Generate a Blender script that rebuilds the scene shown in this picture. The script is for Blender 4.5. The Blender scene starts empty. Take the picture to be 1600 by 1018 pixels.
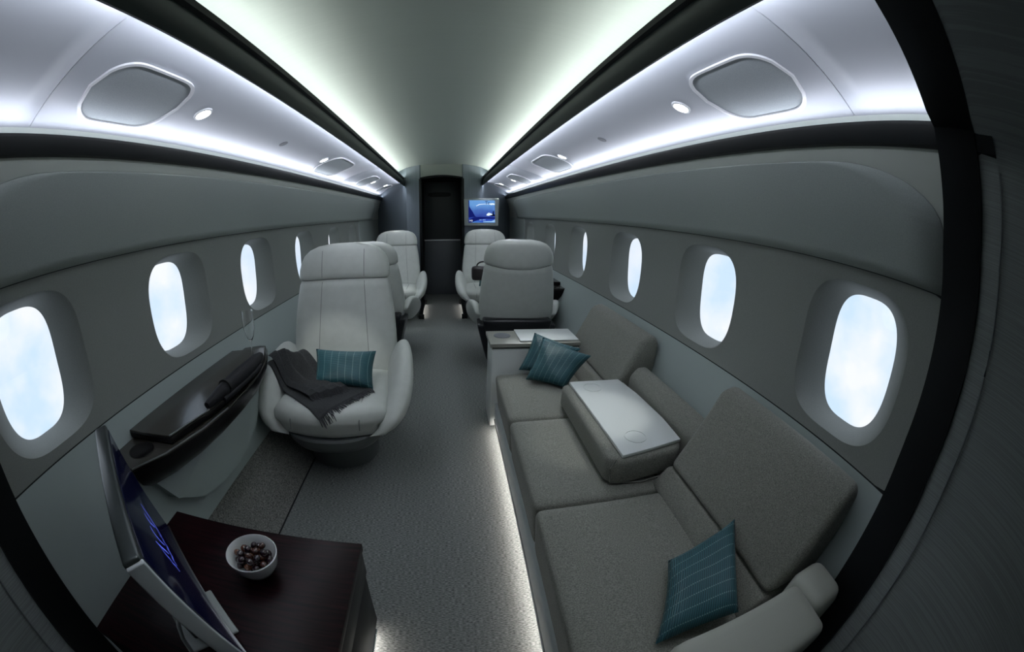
import bpy, bmesh, math, random
from mathutils import Vector, Matrix
from mathutils.bvhtree import BVHTree

random.seed(7)
sc = bpy.context.scene
COL = sc.collection
PI = math.pi

# ------------------------------------------------------------------ camera (fisheye lens, as in the photograph)
CAM_H = 1.12
cam_data = bpy.data.cameras.new('camera')
cam = bpy.data.objects.new('camera', cam_data)
COL.objects.link(cam)
sc.camera = cam
cam_data.type = 'PANO'
cam_data.panorama_type = 'FISHEYE_EQUISOLID'
cam_data.sensor_fit = 'HORIZONTAL'
cam_data.sensor_width = 36.0
cam_data.lens = 14.0
cam_data.fisheye_lens = 36.0 * 620.0 / 1600.0
cam_data.fisheye_fov = math.radians(260)
cam_data.shift_x = 109.0 / 1600.0
cam_data.clip_start = 0.01
pitch, yaw, roll = 0.2760, -0.00826, -0.01496
fwd = Vector((0, math.cos(pitch), -math.sin(pitch)))
upv = Vector((0, math.sin(pitch), math.cos(pitch)))
rgt = Vector((1, 0, 0))
r2 = rgt * math.cos(roll) + upv * math.sin(roll)
u2 = -rgt * math.sin(roll) + upv * math.cos(roll)
Ym = Matrix(((math.cos(yaw), math.sin(yaw), 0), (-math.sin(yaw), math.cos(yaw), 0), (0, 0, 1)))
r2, u2, fwd = Ym @ r2, Ym @ u2, Ym @ fwd
cam.matrix_world = Matrix(((r2.x, u2.x, -fwd.x, 0), (r2.y, u2.y, -fwd.y, 0), (r2.z, u2.z, -fwd.z, CAM_H), (0, 0, 0, 1)))

# ------------------------------------------------------------------ world: bright hazy sky with soft clouds
world = bpy.data.worlds.new('sky')
sc.world = world
world.use_nodes = True
wn = world.node_tree
wn.nodes.clear()
w_out = wn.nodes.new('ShaderNodeOutputWorld')
w_bg = wn.nodes.new('ShaderNodeBackground')
w_tc = wn.nodes.new('ShaderNodeTexCoord')
w_no = wn.nodes.new('ShaderNodeTexNoise')
w_cr = wn.nodes.new('ShaderNodeValToRGB')
w_no.inputs['Scale'].default_value = 7.0
w_no.inputs['Detail'].default_value = 5.0
w_cr.color_ramp.elements[0].position = 0.38
w_cr.color_ramp.elements[0].color = (0.60, 0.77, 0.97, 1)
w_cr.color_ramp.elements[1].position = 0.66
w_cr.color_ramp.elements[1].color = (0.88, 0.91, 0.96, 1)
wn.links.new(w_tc.outputs['Generated'], w_no.inputs['Vector'])
wn.links.new(w_no.outputs['Fac'], w_cr.inputs['Fac'])
wn.links.new(w_cr.outputs['Color'], w_bg.inputs['Color'])
wn.links.new(w_bg.outputs[0], w_out.inputs[0])
w_bg.inputs['Strength'].default_value = 0.80

sc.view_settings.view_transform = 'Standard'
sc.view_settings.look = 'None'
sc.view_settings.gamma = 1.0
sc.view_settings.use_curve_mapping = False
sc.view_settings.exposure = 0.52
sc.cycles.diffuse_bounces = 8
LED_PANEL = 53.0      # strips that wash the overhead panels
LED_CEIL = 11.5      # strips that wash the ceiling
LED_FLOOR = 24.0
SPOT_W = 8.0

# ------------------------------------------------------------------ materials
MATS = {}


def material(name, col, rough=0.6, metal=0.0, col2=None, scale=(40, 40, 40), detail=3.0, lo=0.35, hi=0.65,
             bump=0.0, bump_scale=None, spec=0.5, coat=0.0, emit=None, emit_s=0.0, sheen=0.0, space='Object', distort=0.0):
    m = bpy.data.materials.new(name)
    m.use_nodes = True
    nt = m.node_tree
    b = nt.nodes['Principled BSDF']
    b.inputs['Base Color'].default_value = (*col, 1)
    b.inputs['Roughness'].default_value = rough
    b.inputs['Metallic'].default_value = metal
    b.inputs['Specular IOR Level'].default_value = spec
    b.inputs['Coat Weight'].default_value = coat
    b.inputs['Coat Roughness'].default_value = 0.08
    b.inputs['Sheen Weight'].default_value = sheen
    if emit:
        b.inputs['Emission Color'].default_value = (*emit, 1)
        b.inputs['Emission Strength'].default_value = emit_s
    if col2 or bump:
        tc = nt.nodes.new('ShaderNodeTexCoord')
        mp = nt.nodes.new('ShaderNodeMapping')
        mp.inputs['Scale'].default_value = scale
        no = nt.nodes.new('ShaderNodeTexNoise')
        no.inputs['Scale'].default_value = 1.0
        no.inputs['Detail'].default_value = detail
        no.inputs['Distortion'].default_value = distort
        nt.links.new(tc.outputs[space], mp.inputs['Vector'])
        nt.links.new(mp.outputs[0], no.inputs['Vector'])
        if col2:
            cr = nt.nodes.new('ShaderNodeValToRGB')
            cr.color_ramp.elements[0].position = lo
            cr.color_ramp.elements[0].color = (*col, 1)
            cr.color_ramp.elements[1].position = hi
            cr.color_ramp.elements[1].color = (*col2, 1)
            nt.links.new(no.outputs['Fac'], cr.inputs['Fac'])
            nt.links.new(cr.outputs['Color'], b.inputs['Base Color'])
        if bump:
            bp = nt.nodes.new('ShaderNodeBump')
            bp.inputs['Strength'].default_value = bump
            bp.inputs['Distance'].default_value = 0.004
            src = no
            if bump_scale:
                mp2 = nt.nodes.new('ShaderNodeMapping')
                mp2.inputs['Scale'].default_value = bump_scale
                src = nt.nodes.new('ShaderNodeTexNoise')
                src.inputs['Scale'].default_value = 1.0
                nt.links.new(tc.outputs[space], mp2.inputs['Vector'])
                nt.links.new(mp2.outputs[0], src.inputs['Vector'])
            nt.links.new(src.outputs['Fac'], bp.inputs['Height'])
            nt.links.new(bp.outputs[0], b.inputs['Normal'])
    MATS[name] = m
    return m


material('wall_upper', (0.315, 0.35, 0.33), 0.8, col2=(0.345, 0.38, 0.36), scale=(300, 300, 300), bump=0.05)
material('wall_band', (0.245, 0.258, 0.243), 0.75, col2=(0.27, 0.283, 0.267), scale=(300, 300, 300), bump=0.05)
material('wall_lower', (0.385, 0.44, 0.43), 0.55)
material('cream_trim', (0.42, 0.45, 0.41), 0.55)
material('black_trim', (0.004, 0.0055, 0.006), 0.45, spec=0.3)
material('groove', (0.01, 0.012, 0.012), 0.8)
material('fascia_dark', (0.008, 0.014, 0.015), 0.45, spec=0.2)
material('ceiling_lining', (0.52, 0.575, 0.535), 0.55, col2=(0.54, 0.595, 0.555), scale=(2, 300, 2))
material('bin_panel', (0.43, 0.455, 0.49), 0.4)
material('mesh_grey', (0.26, 0.29, 0.30), 0.7, col2=(0.32, 0.35, 0.36), scale=(500, 500, 500))
material('sensor_grey', (0.16, 0.17, 0.19), 0.4)
material('white_lip', (0.80, 0.81, 0.83), 0.3)
material('carpet', (0.070, 0.078, 0.075), 0.95, col2=(0.27, 0.285, 0.272), scale=(95, 420, 95), detail=7, lo=0.38, hi=0.64, bump=0.35, sheen=0.1)
material('carpet_side', (0.065, 0.067, 0.062), 0.95, col2=(0.29, 0.288, 0.265), scale=(190, 190, 190), detail=5, lo=0.32, hi=0.70, bump=0.5)
material('leather', (0.56, 0.58, 0.545), 0.4, col2=(0.59, 0.61, 0.575), scale=(25, 25, 25), bump=0.08, bump_scale=(260, 260, 260))
material('leather_seam', (0.20, 0.21, 0.20), 0.7)
material('chair_base', (0.13, 0.143, 0.143), 0.42)
material('chair_black', (0.008, 0.009, 0.012), 0.28)
material('sofa_fabric', (0.125, 0.127, 0.110), 0.92, col2=(0.33, 0.33, 0.29), scale=(260, 420, 420), detail=6, lo=0.32, hi=0.70, bump=0.3, sheen=0.15)
material('piping', (0.30, 0.30, 0.27), 0.8)
material('white_lacquer', (0.74, 0.77, 0.755), 0.32, coat=0.2)
material('plinth_grey', (0.50, 0.54, 0.54), 0.5)
material('champagne', (0.38, 0.38, 0.34), 0.38, metal=0.35)
material('beige_leather', (0.40, 0.41, 0.36), 0.5, bump=0.06, scale=(260, 260, 260))
material('dark_wood', (0.004, 0.002, 0.003), 0.34, col2=(0.028, 0.007, 0.009), scale=(8, 120, 40), detail=5, lo=0.35, hi=0.78, spec=0.14)
material('dark_cabinet', (0.006, 0.006, 0.007), 0.4, spec=0.3)
material('ledge_wood', (0.030, 0.028, 0.024), 0.26, col2=(0.045, 0.041, 0.034), scale=(60, 6, 60), detail=4, coat=0.15)
material('ledge_black', (0.004, 0.003, 0.004), 0.3, spec=0.3)
material('rail_metal', (0.75, 0.76, 0.78), 0.55, metal=0.6)
material('chrome', (0.62, 0.63, 0.64), 0.2, metal=1.0)
material('steel_edge', (0.35, 0.36, 0.36), 0.3, metal=1.0)
material('monitor_grey', (0.055, 0.065, 0.065), 0.32, metal=0.5)
material('monitor_light', (0.72, 0.75, 0.78), 0.4)
material('screen_glass', (0.004, 0.005, 0.018), 0.12, emit=(0.02, 0.03, 0.25), emit_s=0.011)
material('ink_blue', (0.05, 0.08, 0.5), 0.3, emit=(0.12, 0.17, 0.95), emit_s=0.55)
material('porcelain', (0.72, 0.74, 0.73), 0.18, coat=0.4)
material('choc_dark', (0.020, 0.006, 0.008), 0.18, coat=0.5)
material('choc_brown', (0.060, 0.018, 0.010), 0.2, coat=0.5)
material('choc_tan', (0.13, 0.042, 0.018), 0.25, coat=0.4)
material('bulkhead_blue', (0.16, 0.19, 0.22), 0.55, col2=(0.18, 0.212, 0.245), scale=(60, 60, 2))
material('door_dark', (0.038, 0.042, 0.045), 0.45)
material('door_lower', (0.10, 0.11, 0.125), 0.4)
material('tv_bezel', (0.34, 0.37, 0.36), 0.45)
material('blanket', (0.018, 0.020, 0.022), 0.95, col2=(0.060, 0.062, 0.064), scale=(350, 350, 350), bump=0.5, sheen=0.05)
material('fringe', (0.050, 0.051, 0.057), 0.9)
material('cloth_black', (0.006, 0.006, 0.009), 0.6, spec=0.3)
material('liner', (0.30, 0.325, 0.325), 0.7, col2=(0.25, 0.27, 0.27), scale=(2, 2, 330), lo=0.45, hi=0.55)
material('stitch', (0.16, 0.17, 0.18), 0.8)
material('handbag', (0.018, 0.014, 0.014), 0.3)


def emission(name, col, strength):
    m = bpy.data.materials.new(name)
    m.use_nodes = True
    nt = m.node_tree
    nt.nodes.clear()
    e = nt.nodes.new('ShaderNodeEmission')
    o = nt.nodes.new('ShaderNodeOutputMaterial')
    e.inputs['Color'].default_value = (*col, 1)
    e.inputs['Strength'].default_value = strength
    nt.links.new(e.outputs[0], o.inputs[0])
    MATS[name] = m


emission('led_panel', (0.84, 0.88, 1.0), LED_PANEL)
emission('led_panel_low', (0.84, 0.88, 1.0), LED_PANEL * 0.33)
emission('led_passage', (1.0, 0.93, 0.88), 9.0)
emission('led_ceiling', (0.955, 1.0, 0.955), LED_CEIL)
emission('led_floor', (1.0, 0.93, 0.88), LED_FLOOR)
emission('lamp_disc', (0.93, 1.0, 0.92), 14.0)


def glass_thin(name, tint=(1, 1, 1), refl=0.06):
    m = bpy.data.materials.new(name)
    m.use_nodes = True
    nt = m.node_tree
    nt.nodes.clear()
    o = nt.nodes.new('ShaderNodeOutputMaterial')
    t = nt.nodes.new('ShaderNodeBsdfTransparent')
    t.inputs[0].default_value = (*tint, 1)
    g = nt.nodes.new('ShaderNodeBsdfGlossy')
    g.inputs['Roughness'].default_value = 0.02
    mx = nt.nodes.new('ShaderNodeMixShader')
    lw = nt.nodes.new('ShaderNodeLayerWeight')
    pw = nt.nodes.new('ShaderNodeMath')
    pw.operation = 'POWER'
    pw.inputs[1].default_value = 5.0
    ml = nt.nodes.new('ShaderNodeMath')
    ml.operation = 'MULTIPLY_ADD'
    ml.inputs[1].default_value = 0.35
    ml.inputs[2].default_value = 0.03
    nt.links.new(lw.outputs['Facing'], pw.inputs[0])
    nt.links.new(pw.outputs[0], ml.inputs[0])
    nt.links.new(ml.outputs[0], mx.inputs[0])
    nt.links.new(t.outputs[0], mx.inputs[1])
    nt.links.new(g.outputs[0], mx.inputs[2])
    nt.links.new(mx.outputs[0], o.inputs[0])
    MATS[name] = m


glass_thin('pane')
gm = bpy.data.materials.new('crystal')
gm.use_nodes = True
gb = gm.node_tree.nodes['Principled BSDF']
gb.inputs['Base Color'].default_value = (1, 1, 1, 1)
gb.inputs['Roughness'].default_value = 0.02
gb.inputs['Transmission Weight'].default_value = 1.0
gb.inputs['IOR'].default_value = 1.45
MATS['crystal'] = gm


def cushion_material(name, base, dark, dash):
    """teal ribbed silk with thin dashed lines, in UV space"""
    m = bpy.data.materials.new(name)
    m.use_nodes = True
    nt = m.node_tree
    N, Lk = nt.nodes, nt.links
    b = N['Principled BSDF']
    b.inputs['Roughness'].default_value = 0.42
    b.inputs['Sheen Weight'].default_value = 0.04
    uv = N.new('ShaderNodeUVMap')
    sp = N.new('ShaderNodeSeparateXYZ')
    Lk.new(uv.outputs[0], sp.inputs[0])

    def mth(op, a, bb=None):
        n = N.new('ShaderNodeMath')
        n.operation = op
        for i, v in enumerate((a, bb)):
            if v is None:
                continue
            if isinstance(v, (int, float)):
                n.inputs[i].default_value = v
            else:
                Lk.new(v, n.inputs[i])
        return n.outputs[0]
    rib = mth('SINE', mth('MULTIPLY', sp.outputs[1], 2 * PI * 34))
    fr = mth('FRACT', mth('MULTIPLY', sp.outputs[0], 8.0))
    line = mth('LESS_THAN', mth('ABSOLUTE', mth('SUBTRACT', fr, 0.5)), 0.045)
    das = mth('GREATER_THAN', mth('FRACT', mth('MULTIPLY', sp.outputs[1], 34.0)), 0.45)
    msk = mth('MULTIPLY', line, das)
    mix = N.new('ShaderNodeMix')
    mix.data_type = 'RGBA'
    mix.inputs['A'].default_value = (*dark, 1)
    mix.inputs['B'].default_value = (*base, 1)
    Lk.new(mth('MULTIPLY_ADD', rib, 0.5), mix.inputs['Factor'])
    mix.inputs['Factor'].links[0].from_node.inputs[2].default_value = 0.5
    mix2 = N.new('ShaderNodeMix')
    mix2.data_type = 'RGBA'
    mix2.inputs['B'].default_value = (*dash, 1)
    Lk.new(mix.outputs['Result'], mix2.inputs['A'])
    Lk.new(msk, mix2.inputs['Factor'])
    Lk.new(mix2.outputs['Result'], b.inputs['Base Color'])
    bp = N.new('ShaderNodeBump')
    bp.inputs['Strength'].default_value = 0.35
    bp.inputs['Distance'].default_value = 0.003
    Lk.new(rib, bp.inputs['Height'])
    Lk.new(bp.outputs[0], b.inputs['Normal'])
    MATS[name] = m


cushion_material('teal_silk', (0.032, 0.135, 0.160), (0.012, 0.060, 0.078), (0.20, 0.32, 0.32))

# ------------------------------------------------------------------ builders


def tag(o, label, cat, group=None):
    o['label'] = label
    o['category'] = cat
    if group:
        o['group'] = group
    return o


def struct(o):
    o['kind'] = 'structure'
    return o


def empty(name, loc=(0, 0, 0), rz=0.0):
    o = bpy.data.objects.new(name, None)
    COL.objects.link(o)
    o.location = loc
    o.rotation_euler = (0, 0, rz)
    o.empty_display_size = 0.05
    return o


def link_mesh(name, me, mat, parent):
    o = bpy.data.objects.new(name, me)
    COL.objects.link(o)
    if mat:
        me.materials.append(MATS[mat])
    if parent is not None:
        o.parent = parent
    return o


def from_bm(name, bm, mat, parent=None, smooth=True, angle=40):
    bmesh.ops.recalc_face_normals(bm, faces=bm.faces)
    me = bpy.data.meshes.new(name)
    bm.to_mesh(me)
    bm.free()
    if smooth:
        me.polygons.foreach_set('use_smooth', [True] * len(me.polygons))
        me.set_sharp_from_angle(angle=math.radians(angle))
    return link_mesh(name, me, mat, parent)


def from_data(name, v, f, mat, parent=None, smooth=True, angle=40):
    bm = bmesh.new()
    vs = [bm.verts.new(p) for p in v]
    for q in f:
        try:
            bm.faces.new([vs[i] for i in q])
        except ValueError:
            pass
    return from_bm(name, bm, mat, parent, smooth, angle)


def box_bm(bm, x0, x1, y0, y1, z0, z1, bev=0.0, seg=2):
    r = bmesh.ops.create_cube(bm, size=1.0)
    vs = r['verts']
    for v in vs:
        v.co = Vector(((x0 + x1) / 2 + v.co.x * (x1 - x0), (y0 + y1) / 2 + v.co.y * (y1 - y0), (z0 + z1) / 2 + v.co.z * (z1 - z0)))
    if bev > 0:
        es = list({e for v in vs for e in v.link_edges})
        bmesh.ops.bevel(bm, geom=es, offset=bev, segments=seg, profile=0.5, affect='EDGES', clamp_overlap=True)


def box(name, x0, x1, y0, y1, z0, z1, mat, parent=None, bev=0.004, seg=2):
    bm = bmesh.new()
    box_bm(bm, x0, x1, y0, y1, z0, z1, bev, seg)
    return from_bm(name, bm, mat, parent)


def sweep(name, prof, ys, mat, parent=None, s=1, closed=False, smooth=True, angle=30):
    """profile of (x, z) extruded along y"""
    v, f = [], []
    n = len(prof)
    for y in ys:
        for (x, z) in prof:
            v.append((s * x, y, z))
    for j in range(len(ys) - 1):
        for i in range(n if closed else n - 1):
            k = (i + 1) % n
            f.append((j * n + i, j * n + k, (j + 1) * n + k, (j + 1) * n + i))
    if closed:
        f.append(tuple(range(n)))
        f.append(tuple(range((len(ys) - 1) * n, len(ys) * n)))
    return from_data(name, v, f, mat, parent, smooth, angle)


def prism(name, outline, d0, d1, mat, parent=None, axis='y', bev=0.01, seg=3, angle=35):
    """outline (a, b) polygon extruded between d0 and d1 along axis; axis y: (x,z), z: (x,y), x: (y,z)"""
    bm = bmesh.new()

    def P(a, b, d):
        return {'y': (a, d, b), 'z': (a, b, d), 'x': (d, a, b)}[axis]
    lo = [bm.verts.new(P(a, b, d0)) for a, b in outline]
    hi = [bm.verts.new(P(a, b, d1)) for a, b in outline]
    n = len(outline)
    bm.faces.new(lo)
    bm.faces.new(hi)
    for i in range(n):
        bm.faces.new((lo[i], lo[(i + 1) % n], hi[(i + 1) % n], hi[i]))
    bmesh.ops.recalc_face_normals(bm, faces=bm.faces)
    if bev > 0:
        es = [e for e in bm.edges if e.is_manifold and e.calc_face_angle(0) > 0.35]
        bmesh.ops.bevel(bm, geom=es, offset=bev, segments=seg, profile=0.5, affect='EDGES', clamp_overlap=True)
    return from_bm(name, bm, mat, parent, True, angle)


def loft(name, rings, mat, parent=None, cap=True, closed=True, angle=45):
    v, f = [], []
    n = len(rings[0])
    for r in rings:
        v += [tuple(p) for p in r]
    for j in range(len(rings) - 1):
        for i in range(n if closed else n - 1):
            k = (i + 1) % n
            f.append((j * n + i, j * n + k, (j + 1) * n + k, (j + 1) * n + i))
    if cap:
        f.append(tuple(range(n)))
        f.append(tuple(range((len(rings) - 1) * n, len(rings) * n)))
    return from_data(name, v, f, mat, parent, True, angle)


def lathe(name, prof, loc, mat, parent=None, n=32, angle=40):
    """profile of (r, z) turned about the vertical through loc"""
    v, f = [], []
    m = len(prof)
    for i in range(n):
        a = 2 * PI * i / n
        for (r, z) in prof:
            v.append((loc[0] + r * math.cos(a), loc[1] + r * math.sin(a), loc[2] + z))
    for i in range(n):
        k = (i + 1) % n
        for j in range(m - 1):
            f.append((i * m + j, k * m + j, k * m + j + 1, i * m + j + 1))
    bm = bmesh.new()
    vs = [bm.verts.new(p) for p in v]
    for q in f:
        try:
            bm.faces.new([vs[i] for i in q])
        except ValueError:
            pass
    bmesh.ops.remove_doubles(bm, verts=bm.verts, dist=1e-5)
    return from_bm(name, bm, mat, parent, True, angle)


def tube_bm(bm, pts, r, n=8, caps=True):
    pts = [Vector(p) for p in pts]
    rings = []
    for i, p in enumerate(pts):
        t = (pts[min(i + 1, len(pts) - 1)] - pts[max(i - 1, 0)]).normalized()
        a = t.cross(Vector((0, 0, 1)))
        if a.length < 1e-3:
            a = t.cross(Vector((0, 1, 0)))
        a.normalize()
        b = t.cross(a)
        rr = r[i] if isinstance(r, (list, tuple)) else r
        rings.append([bm.verts.new(p + (a * math.cos(2 * PI * k / n) + b * math.sin(2 * PI * k / n)) * rr) for k in range(n)])
    for j in range(len(rings) - 1):
        for k in range(n):
            q = (k + 1) % n
            bm.faces.new((rings[j][k], rings[j][q], rings[j + 1][q], rings[j + 1][k]))
    if caps:
        bm.faces.new(rings[0])
        bm.faces.new(rings[-1])


def tube(name, pts, r, mat, parent=None, n=8):
    bm = bmesh.new()
    tube_bm(bm, pts, r, n)
    return from_bm(name, bm, mat, parent, True, 60)


def rcube(name, h, r, mat, parent=None, n=10, deform=None, loc=(0, 0, 0), angle=60):
    """rounded soft block, half sizes h, edge radius r, optional deform(Vector)->Vector"""
    bm = bmesh.new()
    bmesh.ops.create_cube(bm, size=2.0)
    bmesh.ops.subdivide_edges(bm, edges=bm.edges[:], cuts=n, use_grid_fill=True)
    for v in bm.verts:
        p = Vector((v.co.x * h[0], v.co.y * h[1], v.co.z * h[2]))
        # concentrate vertices near the edges
        q = Vector(tuple(math.copysign(h[i] * (1 - (1 - abs(v.co[i])) ** 1.6), v.co[i]) for i in range(3)))
        inn = Vector(tuple(max(-(h[i] - r), min(h[i] - r, q[i])) for i in range(3)))
        d = q - inn
        if d.length > 1e-9:
            d = d.normalized() * r
        p = inn + d
        if deform:
            p = deform(p)
        v.co = p + Vector(loc)
    return from_bm(name, bm, mat, parent, True, angle)


def copy_tree(o, parent=None):
    c = o.copy()
    COL.objects.link(c)
    c.parent = parent
    for ch in list(o.children):
        copy_tree(ch, c)
    return c


def lerp(a, b, t):
    return a + (b - a) * t


def interp(x, xs, ys):
    if x <= xs[0]:
        return ys[0]
    for i in range(len(xs) - 1):
        if x <= xs[i + 1]:
            return lerp(ys[i], ys[i + 1], (x - xs[i]) / (xs[i + 1] - xs[i]))
    return ys[-1]


# ================================================================== STRUCTURE
Y0, Y1 = -0.70, 6.05          # whole shell
YW = 0.03                     # cabin walls start inside the aft frame
floor = struct(from_data('floor', [(-1.1, Y0, 0), (1.1, Y0, 0), (1.1, Y1, 0), (-1.1, Y1, 0)], [(0, 1, 2, 3)], 'carpet', smooth=False))


def low_x(z):
    return interp(z, [-0.02, 0.0, 0.2, 0.35, 0.655], [0.80, 0.805, 0.822, 0.885, 0.972])


# carpet sweeping up the side on the left
up_prof = [(0.655, 0.004), (0.675, 0.012), (0.70, 0.04), (0.745, 0.10), (0.80, 0.175), (0.818, 0.203), (0.824, 0.205)]
o = sweep('carpet_upstand', up_prof, [0.3, 1.0, 2.0, 3.0, 4.0, 4.95], 'carpet_side', floor, s=-1)
tube('carpet_seam', [(-0.656, y, 0.003) for y in (0.3, 2.0, 4.9)], 0.0035, 'groove', floor, 6)

# ceiling shell: dome above the bins, closed down to behind the walls
cp = []
for i in range(25):
    a = PI / 2 * i / 24
    cp.append((0.70 * math.sin(a) ** 0.8, 1.60 + 0.20 * max(0.0, math.cos(a)) ** 0.62))
ceil_half = cp + [(0.71, 1.585), (0.95, 1.53), (1.04, 1.38), (1.075, 1.12)]
ceil_prof = [(-x, z) for x, z in reversed(ceil_half[1:])] + ceil_half
struct(sweep('ceiling', ceil_prof, [Y0, 1, 2, 3, 4, 5, Y1], 'ceiling_lining'))

BAND_Z0, BAND_Z1 = 0.660, 1.104
WIN = {-1: [0.485, 1.228, 1.95, 2.73, 3.54, 4.30], 1: [0.50, 1.255, 2.02, 2.85, 3.68, 4.55]}
BAND_END = {-1: 4.62, 1: 4.90}
BAND_START = 0.13


def band_x(z):
    t = (z - BAND_Z0) / (BAND_Z1 - BAND_Z0)
    return lerp(0.974, 1.0, t) + 0.012 * 4 * t * (1 - t)


def up_x(z):
    t = (z - 1.104) / (1.384 - 1.104)
    return 1.0 - 0.098 * t ** 1.35


def sup(a, n):
    c, s_ = math.cos(a), math.sin(a)
    return (math.copysign(abs(c) ** (2 / n), c), math.copysign(abs(s_) ** (2 / n), s_))


win_no = 0
for s, side in ((-1, 'left'), (1, 'right')):
    # lower wall panel is the root of the wall
    zs = [-0.02, 0.0, 0.1, 0.2, 0.28, 0.35, 0.45, 0.55, 0.6575]
    wall = struct(sweep('wall_' + side, [(low_x(z), z) for z in zs], [YW, 1, 2, 3, 4, 5, Y1], 'wall_lower', s=s))
    # surround above the band up to the bins
    zu = [1.1065, 1.16, 1.21, 1.26, 1.31, 1.35, 1.384]
    sweep('upper_surround', [(up_x(z) + 0.004, z) for z in zu], [YW, 1, 2, 3, 4, 5, Y1], 'cream_trim', wall, s=s)
    # upper panel, inset with rounded ends
    v, f = [], []
    zt, zb, r = 1.348, 1.1065, 0.36
    ny, nz = 40, 14
    yA, yB = 0.22, (5.45 if s < 0 else 5.35)
    for j in range(nz + 1):
        t = j / nz
        z = lerp(zb, zt, 1 - (1 - t) ** 1.7)
        d = max(0.0, (z - (zt - 0.12)) / 0.12)
        cut = r * (1 - math.sqrt(max(0.0, 1 - d * d)))
        for i in range(ny + 1):
            y = lerp(yA + cut - 0.25 * (1 - min(1, (zt - z) / 0.05)) * 0, yB - cut, i / ny)
            v.append((s * (up_x(z) - 0.006), y, z))
    for j in range(nz):
        for i in range(ny):
            a = j * (ny + 1) + i
            f.append((a, a + 1, a + ny + 2, a + ny + 1))
    o = from_data('upper_panel', v, f, 'wall_upper', wall, True, 60)
    sm = o.modifiers.new('thick', 'SOLIDIFY')
    sm.thickness = 0.010
    sm.offset = -1.0 if s < 0 else 1.0
    sm.offset = 0
    # dark groove behind the joints
    sweep('joint', [(1.012, 1.118), (1.006, 1.107), (1.008, 1.098)], [YW, Y1], 'groove', wall, s=s)
    sweep('joint', [(0.984, 0.666), (0.978, 0.658), (0.972, 0.650)], [YW, Y1], 'groove', wall, s=s)
    # window band with openings
    v, f = [], []
    v2, f2 = [], []
    cents = WIN[s]
    bounds = [BAND_START] + [(cents[i] + cents[i + 1]) / 2 for i in range(5)] + [BAND_END[s]]
    N = 96
    zc = 0.878
    for wi, yc in enumerate(cents):
        ya, yb = bounds[wi], bounds[wi + 1]
        za, zb_ = BAND_Z0 + 0.0005, BAND_Z1 - 0.0005
        outer, mid, hole = [], [], []
        for k in range(N):
            a = 2 * PI * k / N
            cx, cz = sup(a, 3.2)
            hy, hz = yc + 0.200 * cx, zc + 0.190 * cz
            # project on the cell rectangle
            dx, dz = math.cos(a), math.sin(a)
            ty = ((yb - yc) if dx > 0 else (yc - ya)) / max(abs(dx), 1e-6)
            tz = ((zb_ - zc) if dz > 0 else (zc - za)) / max(abs(dz), 1e-6)
            t = min(ty, tz)
            oy, oz = yc + dx * t, zc + dz * t
            outer.append([oy, oz])
            hole.append((hy, hz))
        # snap the four corners
        for cy_, cz_ in ((ya, za), (ya, zb_), (yb, za), (yb, zb_)):
            k = min(range(N), key=lambda q: (outer[q][0] - cy_) ** 2 + (outer[q][1] - cz_) ** 2)
            outer[k] = [cy_, cz_]
        if wi == 0:   # rounded near end
            rr = 0.12
            for q in outer:
                dy = (ya + rr) - q[0]
                if dy > 0:
                    for zz, sg in ((zb_, -1), (za, 1)):
                        lim = rr - math.sqrt(max(0, rr * rr - dy * dy))
                        if sg < 0 and q[1] > zz - lim:
                            q[1] = zz - lim
                        if sg > 0 and q[1] < zz + lim:
                            q[1] = zz + lim
        base = len(v)
        rows = 4
        for j in range(rows + 1):
            t = j / rows
            for k in range(N):
                y, z = lerp(outer[k][0], hole[k][0], t), lerp(outer[k][1], hole[k][1], t)
                v.append((s * band_x(z), y, z))
        for j in range(rows):
            for k in range(N):
                q = (k + 1) % N
                f.append((base + j * N + k, base + j * N + q, base + (j + 1) * N + q, base + (j + 1) * N + k))
        # reveal
        win_no += 1
        rv, rf = [], []
        R = 12
        D = 0.088
        for j in range(R + 1):
            t = j / R
            w = t
            dd = D * t ** 1.3
            for k in range(N):
                a = 2 * PI * k / N
                gx, gz = sup(a, 3.1)
                gy, gz = yc + 0.128 * gx, zc - 0.010 + 0.170 * gz
                y, z = lerp(hole[k][0], gy, w), lerp(hole[k][1], gz, w)
                xb = lerp(band_x(hole[k][1]), 1.0, t)
                rv.append((s * (xb + dd), y, z))
        for j in range(R):
            for k in range(N):
                q = (k + 1) % N
                rf.append((j * N + k, j * N + q, (j + 1) * N + q, (j + 1) * N + k))
        wo = struct(from_data('window_%d' % win_no, rv, rf, 'wall_band', None, True, 80))
        pv, pf = [], []
        for xx in (1.0 + D - 0.001, 1.0 + D + 0.004):
            for k in range(N):
                a = 2 * PI * k / N
                gx, gz = sup(a, 3.1)
                pv.append((s * xx, yc + 0.130 * gx, zc - 0.010 + 0.172 * gz))
        pf = [tuple(range(N)), tuple(range(N, 2 * N))] + [(k, (k + 1) % N, N + (k + 1) % N, N + k) for k in range(N)]
        from_data('pane', pv, pf, 'pane', wo, False)
    from_data('window_band', v, f, 'wall_band', wall, True, 60)
    # wall beyond both ends of the band
    for ya, yb in ((YW, BAND_START + 0.10), (BAND_END[s] + 0.002, Y1)):
        zz = [lerp(0.640, 1.112, i / 10) for i in range(11)]
        off = 0.012 if ya < 1 else 0.0
        sweep('end_panel', [(band_x(z) + off, z) for z in zz], [ya, yb], 'wall_upper', wall, s=s)
    if s < 0:
        WALL_L = wall
    else:
        WALL_R = wall

# ---- aft opening: black frame ring, padded jambs, closing wall


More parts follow.
